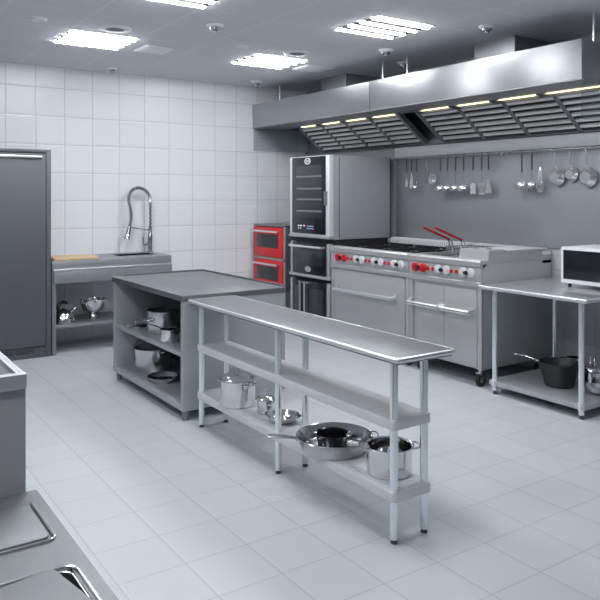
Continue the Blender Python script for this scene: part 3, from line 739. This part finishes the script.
def caster(t, x, y):
    m = MB().tube([(x, y - .016, .05), (x, y + .016, .05)], .05, 24); c = m.build('caster', 'rubber', t)
    MB().tube([(x, y - .018, .05), (x, y + .018, .05)], .022, 16).build('wheel_hub', 'satin', c)
    m = MB().box(x - .016, x + .016, y + .018, y + .023, .04, .11); m.box(x - .016, x + .016, y - .023, y - .018, .04, .11); m.box(x - .03, x + .03, y - .028, y + .028, .108, .116); m.cyl((x, y, .11), (x, y, .158), .018); m.build('caster_fork', 'satin', c)
# left range: six burners
t = thing('gas_range', 'left steel gas range with wide oven door and black burner grates', 'range', (5.0, 5.5, 0))
cp = range_body(t, 4.905, 6.11, False)
for y0, y1, mt, r in ((5.982, 5.875, 'red_knob', .042), (5.67, 5.58, 'white_knob', .047), (5.387, 5.29, 'white_knob', .047), (5.093, 4.995, 'white_knob', .047)): pair(cp, y0, y1, mt, r)
for y in (5.811, 5.752, 5.526, 5.464, 5.238, 5.179): pilot(cp, y)
d = MB().box(RF + .002, RF + .03, 4.96, 6.055, .19, .83, .003).build('oven_door', 'steel_range', t)
bar_handle(d, 5.08, 5.995, .625)
MB().box(RF + .09, RB - .13, 4.915, 6.10, 1.03, 1.05).build('cooktop', 'steel_range', t)
for k in range(3):
    for q in range(2):
        ya = 4.925 + k * .392; xa = RF + .10 + q * .345; yb = ya + .38; xb = xa + .335
        g = MB()
        for a in ((xa, xb, ya, ya + .016), (xa, xb, yb - .016, yb), (xa, xa + .016, ya, yb), (xb - .016, xb, ya, yb)): g.box(*a, 1.064, 1.076, .003)
        cx, cy = (xa + xb) / 2, (ya + yb) / 2
        for a in range(8):
            ca, sa = math.cos(a * PI / 4), math.sin(a * PI / 4)
            R1 = min(.167 / max(abs(ca), 1e-3), .19 / max(abs(sa), 1e-3)) - .004
            g.tube([(cx + ca * .05, cy + sa * .05, 1.073), (cx + ca * R1, cy + sa * R1, 1.071)], .006, 8)
        for a in ((xa, ya), (xa, yb - .02), (xb - .02, ya), (xb - .02, yb - .02)): g.box(a[0], a[0] + .02, a[1], a[1] + .02, 1.048, 1.068)
        gr = g.build('burner_grate', 'iron', t)
        MB().lathe([(0, 0), (.06, 0), (.055, .012), (.03, .016), (0, .016)], cx, cy, 1.049, 20).build('burner', 'foot', gr)
for y in (5.0, 6.02):
    for x in (4.64, 5.38): caster(t, x, y)
# right range: fryer and griddle
t = thing('gas_range', 'right steel range with two doors, a fryer well and a raised griddle', 'range', (5.0, 4.47, 0))
ya, yb = 4.03, 4.90
cp = range_body(t, ya, yb, True)
pair(cp, 4.806, 4.705, 'red_knob', .045)
for y0, y1 in ((4.513, 4.417), (4.219, 4.13)): pair(cp, y0, y1, 'white_knob', .047)
for y in (4.644, 4.581, 4.363, 4.299): pilot(cp, y)
for a, b, h0, h1 in ((4.455, 4.81, 4.478, 4.865), (4.078, 4.449, 4.108, 4.445)):
    d = MB().box(RF + .002, RF + .03, a, b, .175, .815, .003).build('door', 'steel_range', t)
    bar_handle(d, h0, h1, .625)
MB().box(RF + .004, RF + .03, 4.075, 4.855, .818, .85).build('door_header', 'steel_range', t)
# fryer well
m = MB(); fx0, fx1, fy0, fy1 = RF + .13, RB - .16, 4.44, 4.87
for a in ((RF + .08, fx0, fy0 - .02, yb), (fx1, RB - .12, fy0 - .02, yb), (fx0, fx1, fy0 - .02, fy0), (fx0, fx1, fy1, yb)): m.box(*a, 1.03, 1.062)
m.build('fryer_rim', 'steel_range', t)
MB().box(fx0, fx1, fy0, fy1, 1.031, 1.036).build('oil_well', 'dark_void', t)
# griddle block
m = MB().prism([(RF + .085, 1.03), (RF + .095, 1.138), (RF + .11, 1.146), (RF + .30, 1.146), (RF + .315, 1.13), (RB - .13, 1.13), (RB - .13, 1.03)], 'Y', ya, 4.355, .003); m.build('griddle', 'steel_range', t)
m = MB().box(RF + .30, RB - .15, ya + .02, 4.34, 1.1295, 1.138, .002); m.build('griddle_plate', 'white', t)
m = MB()
for y in (4.12, 4.26): m.lathe([(0, 0), (.025, 0), (.025, .012), (0, .014)], RF + .2, y, 1.146, 16)
m.build('griddle_stud', 'satin', t)
MB().box(RB - .125, RB - .01, ya - .0012, ya + .001, 1.078, 1.108).build('rating_plate', 'white', t)
for y in (4.10, 4.80):
    for x in (4.625, 5.38): caster(t, x, y)
# fry baskets
def basket(y, label):
    t = thing('fry_basket', label, 'basket', (4.9, y, 1.04), 'wire fry baskets in the fryer')
    x0, x1, w = 4.80, 5.12, .072; z0, z1 = 1.045, 1.135
    m = MB()
    for k in range(10):
        x = x0 + (x1 - x0) * k / 9
        m.tube([(x, y - w, z1), (x, y - w * .85, z0), (x, y + w * .85, z0), (x, y + w, z1)], .003, 5)
    for k in range(6):
        z = z0 + (z1 - z0) * k / 5; ww = w * (.85 + .15 * k / 5)
        m.tube([(x0, y - ww, z), (x1, y - ww, z), (x1, y + ww, z), (x0, y + ww, z)], 0.003 if k < 5 else .005, 5, closed=True)
    for k in range(5):
        yy = y - w * .7 + w * 1.4 * k / 4
        m.tube([(x0, yy, z1), (x0, yy, z0), (x1, yy, z0), (x1, yy, z1)], .003, 5)
    m.build('wire_basket', 'satin', t)
    m = MB(); 
    for s in (-.018, .018): m.tube([(x0, y + s, 1.075), (x0 - .012, y + s, 1.18), (x0 - .04, y + s * .6, 1.212)], .006, 6)
    m.build('handle_bracket', 'satin', t)
    MB().tube([(x0 - .02, y, 1.205), (x0 - .19, y, 1.265), (x0 - .36, y, 1.325)], [.010, .0125, .011], 12).build('grip', 'red_grip', t)
basket(4.60, 'wire fry basket with red handle, left one in the fryer')
basket(4.446, 'wire fry basket with red handle, right one next to the griddle')

# ------------------------------------------------------------------ utensils on the rail
def hook(mb, y, drop=.0):
    mb.tube([(RX - .0105, y, RZ + .0), (RX - .004, y, RZ + .0105), (RX + .009, y, RZ + .006), (RX + .010, y, RZ - .012), (RX, y, RZ - .03)], .0028, 6, 3)
UG = 'utensils hanging on the left rail'
def utensil(name, label, cat, y, zb, head, group=UG, dark=True, shaft_top=1.86):
    t = thing(name, label, cat, (RX, y, zb), group)
    m = MB(); hook(m, y); m.box(RX - .004, RX + .004, y - .008, y + .008, shaft_top, RZ - .028, .002); m.build('handle', 'foot' if dark else 'satin', t)
    MB().tube([(RX, y, shaft_top + .004), (RX, y, zb + .05)], .0035, 8).build('shaft', 'satin', t)
    m = MB(); head(m, y, zb); m.build('head', 'pan_steel', t)
    return t
def h_ladle(r):
    r *= 1.2
    def f(m, y, z):
        prof = [(0, -r * .8), (r * .5, -r * .68), (r * .85, -r * .35), (r, 0), (r - .003, 0), (r * .8, -r * .33), (r * .45, -r * .6), (0, -r * .72)]
        b = MB().lathe(prof, seg=24); bmesh.ops.transform(b.bm, matrix=Tr(RX - .03, y, z + .01) @ Ry(-.5), verts=b.bm.verts[:]); m.merge(b.bm)
        m.tube([(RX, y, z + .055), (RX - .006, y, z + .03), (RX - .012, y, z + .01)], .0035, 8)
    return f
def h_turner(w, h, taper=1., slots=0):
    def f(m, y, z):
        wt = w * taper
        if slots:
            n = slots; m.box(RX - .002, RX + .002, y - w / 2, y + w / 2, z, z + h * .14); m.prism([(y - w / 2, z + h * .86), (y + w / 2, z + h * .86), (y + w * .3, z + h), (y - w * .3, z + h)], 'X', RX - .002, RX + .002)
            for k in range(n + 1):
                yy = y - w / 2 + (w - .008) * k / n; m.box(RX - .002, RX + .002, yy, yy + .008, z + h * .13, z + h * .87)
        else:
            m.prism([(y - w / 2, z), (y + w / 2, z), (y + wt / 2, z + h * .85), (y + wt * .25, z + h), (y - wt * .25, z + h), (y - wt / 2, z + h * .85)], 'X', RX - .002, RX + .002)
    return f
utensil('spatula', 'narrow steel spatula, first utensil at the left end of the rail', 'spatula', 5.876, 1.70, h_turner(.035, .085, .7))
utensil('spatula', 'steel pointed cake server, second utensil from the left end of the rail', 'spatula', 5.796, 1.68, h_turner(.062, .19, .25))
utensil('skimmer', 'small steel spoon, third utensil from the left end of the rail', 'spoon', 5.716, 1.69, h_ladle(.032))
t = thing('cleaver', 'dark narrow blade hanging left of the round strainer', 'knife', (RX, 5.562, 1.74), UG)
m = MB(); hook(m, 5.562); m.box(RX - .003, RX + .003, 5.559, 5.565, 1.905, RZ - .028); m.build('hanger', 'satin', t)
MB().box(RX - .006, RX + .004, 5.545, 5.579, 1.735, 1.91, .003).build('blade', 'steel_dark', t)
t = thing('strainer', 'round wire strainer between the dark blade and the ladles', 'strainer', (RX, 5.475, 1.73), UG)
m = MB(); hook(m, 5.475); m.tube([(RX, 5.475, RZ - .028), (RX, 5.475, 1.83)], .003, 6); m.build('handle', 'satin', t)
m = MB(); c_ = (5.475, 1.782)
m.tube([(RX - .002, c_[0] + .052 * math.cos(a * PI / 12), c_[1] + .052 * math.sin(a * PI / 12)) for a in range(24)], .004, 6, closed=True)
for k in range(-4, 5):
    o_ = k * .011; hw = math.sqrt(.052 ** 2 - o_ ** 2)
    m.tube([(RX + .002, c_[0] + o_, c_[1] - hw), (RX + .022 * hw / .052, c_[0] + o_, c_[1]), (RX + .002, c_[0] + o_, c_[1] + hw)], .0022, 5, 4)
    m.tube([(RX + .002, c_[0] - hw, c_[1] + o_), (RX + .022 * hw / .052, c_[0], c_[1] + o_), (RX + .002, c_[0] + hw, c_[1] + o_)], .0016, 5, 4)
m.build('mesh_bowl', 'pan_steel', t)
for k, (y, r, l) in enumerate(((5.356, .046, 'largest ladle, first of four beside the strainer'), (5.254, .044, 'second of the four ladles from the strainer'), (5.142, .042, 'third of the four ladles from the strainer'), (5.033, .048, 'fourth of the four ladles, beside the broad turner'))):
    utensil('ladle', 'shiny steel ladle, ' + l, 'ladle', y, 1.675, h_ladle(r))
utensil('turner', 'broad pale steel turner right of the four ladles', 'turner', 4.906, 1.62, h_turner(.075, .11, .9))
utensil('slotted_turner', 'dark slotted turner between the broad turner and the tapered server', 'turner', 4.796, 1.615, h_turner(.075, .115, .9, 4))
utensil('spatula', 'pale tapered steel server, last utensil at the right end of the left rail', 'spatula', 4.71, 1.63, h_turner(.085, .145, .3))
UG2 = 'utensils hanging on the right rail'
utensil('ladle', 'steel ladle, first on the right rail', 'ladle', 4.312, 1.70, h_ladle(.05), UG2, True, 1.82)
utensil('skimmer', 'steel skimmer, second on the right rail beside the whisk', 'skimmer', 4.20, 1.70, h_ladle(.046), UG2, True, 1.84)
t = thing('whisk', 'wire balloon whisk hanging on the right rail before the pans', 'whisk', (RX, 4.109, 1.63), UG2)
m = MB(); hook(m, 4.109); m.tube([(RX, 4.109, RZ - .028), (RX, 4.109, 1.86)], .005, 8); m.build('handle', 'satin', t)
m = MB()
for k in range(6):
    a = k * PI / 6; ca, sa = math.cos(a), math.sin(a)
    pr_ = [(.004, 1.865), (.014, 1.82), (.03, 1.73), (.034, 1.68), (.02, 1.64), (0, 1.632)]
    m.tube([(RX + ca * r * .9, 4.109 + sa * r, z) for r, z in pr_] + [(RX - ca * r * .9, 4.109 - sa * r, z) for r, z in pr_[-2::-1]], .0026, 5, 3)
m.build('wires', 'pan_steel', t)
def hung_pan(y, zc, r, d, label):
    t = thing('hanging_saucepan', label, 'pan', (RX, y, zc), 'steel pans hanging on the right rail')
    X = Tr(5.46, y, zc) @ Ry(-PI / 2)
    MB().lathe([(0, d), (r * .62, d), (r * .70, d - .006), (r * .9, d * .45), (r, .012), (r * 1.08, .004), (r * 1.08, 0), (r * .97, .004), (r * .86, d * .45), (r * .64, d - .012), (0, d - .008)], seg=44).build('body', 'pan_steel', t, X)
    m = MB()
    m.tube([(5.452, y, zc + r * 1.02), (RX + .012, y, zc + r + .03), (RX + .002, y, RZ - .05), (RX + .002, y, RZ - .03)], [.007, .007, .008, .006], 8, 0, .6)
    m.tube([(RX + .002, y, RZ - .032), (RX - .011, y, RZ - .018), (RX - .012, y, RZ + .004), (RX - .003, y, RZ + .012), (RX + .010, y, RZ + .004), (RX + .006, y, RZ - .018)], .0035, 6, 3)
    m.build('handle', 'pan_steel', t)
hung_pan(3.955, 1.768, .074, .05, 'medium steel pan hanging bottom outward, left of three on the rail')
hung_pan(3.805, 1.79, .06, .045, 'smallest steel pan hanging bottom outward, middle of three on the rail')
hung_pan(3.645, 1.762, .08, .05, 'largest steel pan hanging bottom outward, right of three on the rail')

# ------------------------------------------------------------------ right work table
t = thing('work_table', 'steel work table with pale tube legs at the right edge, under the microwave', 'table', (5.0, 3.5, 0))
WX0, WX1, WY0, WY1, WZ = 4.478, 5.465, 3.005, 3.99, .876
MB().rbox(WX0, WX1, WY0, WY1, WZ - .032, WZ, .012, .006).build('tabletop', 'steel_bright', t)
MB().rbox(WX0 + .045, WX1 - .03, WY0 + .045, WY1 - .06, .07, .108, .02, .004).build('lower_shelf', 'steel', t)
_p = []
for cx, cy, a0 in ((WX1 - .012, WY1 - .012, 0), (WX0 + .012, WY1 - .012, PI / 2), (WX0 + .012, WY0 + .012, PI), (WX1 - .012, WY0 + .012, 1.5 * PI)):
    for q in range(7): _p.append((cx + .012 * math.cos(a0 + q * PI / 12), cy + .012 * math.sin(a0 + q * PI / 12), WZ - .0115))
MB().tube(_p, .0115, 14, closed=True).build('rolled_edge', 'steel_bright', t)
for x in (4.545, 5.315):
    for y in (3.09, 3.88):
        l = MB().cyl((x, y, .03), (x, y, WZ - .03), .0205, 20); l = l.build('leg', 'galv', t)
        MB().tube([(x, y, .064), (x, y, .116)], .026, 20).build('collar', 'shelf', l)
        MB().lathe([(0, 0), (.016, 0), (.018, .008), (.015, .014), (.015, .032), (0, .032)], x, y, 0, 16).build('foot', 'foot', l)
# microwave
t = thing('microwave', 'white microwave with a dark glass door on the right work table', 'microwave', (5.15, 3.3, WZ))
MX, MZ0, MZ1, MY0, MY1 = 4.95, .905, 1.197, 3.03, 3.552
MB().box(MX + .02, 5.40, MY0, MY1, MZ0, MZ1, .006).build('body', 'strip', t)
d = MB().box(MX, MX + .02, MY0 + .105, MY1, MZ0 + .003, MZ1 - .002, .005).build('door', 'strip', t)
MB().box(MX - .003, MX + .004, MY0 + .13, MY1 - .024, MZ0 + .036, MZ1 - .024, .002).build('door_glass', 'dark_glass', d)
c = MB().box(MX, MX + .02, MY0, MY0 + .102, MZ0 + .003, MZ1 - .002, .004).build('control_panel', 'strip', t)
m = MB(); m.disc((MX, MY0 + .05, MZ0 + .07), (-1, 0, 0), .022, .014); m.disc((MX, MY0 + .05, MZ0 + .17), (-1, 0, 0), .022, .014); m.build('dial', 'satin', c)
for x in (MX + .05, 5.36):
    for y in (MY0 + .05, MY1 - .05): MB().cyl((x, y, WZ), (x, y, MZ0 + .002), .014).build('foot', 'rubber', t)
# cookware under the right table
Z2 = .1085
pot('saucepan', 'black tapered saucepan with a thin steel handle on the right table shelf', 'saucepan', 4.845, 3.49, Z2, .152, .185, rb=.112, mat='nonstick', handles=(), long=(1.75, .24, .16, .19, M['faucet_steel']), flare=.003)
pot('small_pot', 'small steel pot behind the black saucepan and the table leg', 'pot', 5.22, 3.62, Z2, .062, .15, mat='chrome', handles=(2.2,), hz=.9, hmat='black_plastic', loop=dict(w=.025, out=.04))
pot('stockpot', 'shiny steel pot with an arched lid handle at the right edge, under the work table', 'pot', 5.075, 3.35, Z2, .078, .11, handles=(2.4, 2.4 + PI), hz=.8, lid=(.05, .05, .06, .9))
t = thing('steel_bowl', 'shallow shiny steel bowl at the right edge of the work table shelf', 'bowl', (4.885, 3.19, Z2)); X = Tr(4.885, 3.19, Z2)
MB().lathe([(0, 0), (.045, 0), (.072, .018), (.09, .05), (.093, .056), (.088, .055), (.068, .022), (.04, .008), (0, .007)], seg=44).build('bowl', 'chrome', t, X)
for a in (2.5, 2.5 + PI):
    m = MB(); loop_handle(m, a, 0.089, .046, w=.025, out=.02, th=.004); m.build('side_handle', 'chrome', t, X)

# ------------------------------------------------------------------ near left counters
t = thing('raised_counter', 'tall steel counter with a recessed top at the left edge, behind the low counter', 'counter', (.1, 2.35, 0))
QX, QY = .447, 1.905
m = MB()
q0, q1 = -.45, 2.72
for a in ((q0, QX, QY, QY + .028), (q0, QX, q1 - .028, q1), (QX - .022, QX, QY + .028, q1 - .028), (q0, q0 + .022, QY + .028, q1 - .028)): m.box(*a, 1.12, 1.159, .004)
m.build('rim', 'steel', t)
MB().box(q0 + .01, QX - .015, QY + .02, q1 - .02, 1.118, 1.147).build('top_pan', 'steel_top', t)
MB().box(q0 + .006, QX + .001, QY + .016, q1 - .006, .03, 1.12, .003).build('body', 'steel', t)
MB().box(q0 + .03, QX - .03, QY + .04, q1 - .04, 0, .04).build('plinth', 'steel_dark', t)
t = thing('bain_marie', 'low steel counter with recessed lidded wells in the bottom left corner', 'counter', (.1, 1.3, 0))
CX, CY0, CY1, CZ = .474, .60, 1.9205, .85
c0 = -.45
wx0, wx1, wy0, wy1 = -.30, .440, 1.10, 1.482
m = MB()
for a in ((c0, wx0, CY0, CY1), (wx1, CX, CY0, CY1), (wx0, wx1, CY0, wy0), (wx0, wx1, wy1, CY1)): m.box(*a, CZ - .03, CZ)
m.build('worktop', 'steel_bar', t)
MB().box(c0 + .01, CX - .01, CY0 + .01, CY1 - .004, .10, CZ - .14, .003).build('body', 'steel_bar', t)
m = MB(); m.box(CX - .014, CX - .006, CY0 + .01, CY1 - .004, CZ - .15, CZ - .02); m.box(c0 + .006, c0 + .014, CY0 + .01, CY1 - .004, CZ - .15, CZ - .02); m.box(c0 + .01, CX - .01, CY1 - .012, CY1 - .004, CZ - .15, CZ - .02); m.box(c0 + .01, CX - .01, CY0 + .01, CY0 + .018, CZ - .15, CZ - .02); m.build('skirt', 'steel_bar', t)
for x in (c0 + .06, CX - .06):
    for y in (CY0 + .06, CY1 - .06): MB().cyl((x, y, 0), (x, y, .105), .02).build('foot', 'foot', t)
def rrect(x0, x1, y0, y1, r, z, n=5):
    out = []
    for cx, cy, a0 in ((x1 - r, y1 - r, 0), (x0 + r, y1 - r, PI / 2), (x0 + r, y0 + r, PI), (x1 - r, y0 + r, 1.5 * PI)):
        for k in range(n + 1):
            a = a0 + k / n * PI / 2; out.append((cx + r * math.cos(a), cy + r * math.sin(a), z))
    return out
# raised rolled rim and well
m = MB().tube(rrect(wx0 - .004, wx1 + .004, wy0 - .004, wy1 + .004, .03, CZ + .001), .0042, 8, closed=True)
m.tube(rrect(wx0 + .010, wx1 - .010, wy0 + .010, wy1 - .010, .026, CZ - .001), .0028, 8, closed=True)
m.build('well_rim', 'satin', t)
m = MB(); m.box(wx0, wx1, wy0, wy1, CZ - .135, CZ - .13)
for a in ((wx0, wx0 + .006, wy0, wy1), (wx1 - .006, wx1, wy0, wy1), (wx0, wx1, wy0, wy0 + .006), (wx0, wx1, wy1 - .006, wy1)): m.box(*a, CZ - .132, CZ - .001)
m.build('well', 'steel_bar', t)
# closed flush lid
t2 = thing('well_lid', 'flush flat steel lid closing the far well of the low counter', 'lid', (.1, 1.72, CZ))
m = MB().rbox(-.30, .432, 1.628, 1.825, CZ, CZ + .006, .018, .002); m.build('plate', 'steel_bar', t2)
MB().tube([(.441, 1.83, CZ + .002)] + [(.441 - .018 + .018 * math.cos(q * PI / 12), 1.616 + .018 - .018 * math.sin(q * PI / 12), CZ + .002) for q in range(7)] + [(-.306, 1.616, CZ + .002)], .0042, 8).build('raised_edge', 'satin', t2)
# tilted loose lid over the near well
t2 = thing('well_lid', 'loose steel lid lying askew over the open near well of the low counter', 'lid', (.1, 1.3, CZ))
m = MB().rbox(-.35, .0, -.30, .0, 0, .006, .012, .002)
m.build('plate', 'steel_bar', t2, Tr(.394, 1.470, CZ + .010) @ Rz(math.radians(11)) )
m = MB().tube([(-.2, -.18, .004), (-.2, -.18, .03), (-.12, -.18, .03), (-.12, -.18, .004)], .005, 8)
m.build('lid_handle', 'satin', t2, Tr(.394, 1.470, CZ + .010) @ Rz(math.radians(11)))

# ------------------------------------------------------------------ world, camera, view
w = bpy.data.worlds.new('World'); sc.world = w; w.use_nodes = True
w.node_tree.nodes['Background'].inputs[0].default_value = (.5, .52, .55, 1); w.node_tree.nodes['Background'].inputs[1].default_value = .3
cd = bpy.data.cameras.new('camera'); cam = bpy.data.objects.new('camera', cd); COL.objects.link(cam)
cam.location = (0, 0, 1.62); cam.rotation_euler = (PI / 2, 0, -math.radians(34.34))
cd.sensor_width = 36; cd.lens = 711 / 600 * 36; cd.shift_x = -(302 - 300) / 600; cd.shift_y = (194 - 300) / 600; cd.clip_start = .02
sc.camera = cam
vs = sc.view_settings
vs.view_transform = 'Standard'; vs.look = 'None'; vs.gamma = 1; vs.use_curve_mapping = False; vs.exposure = 0.
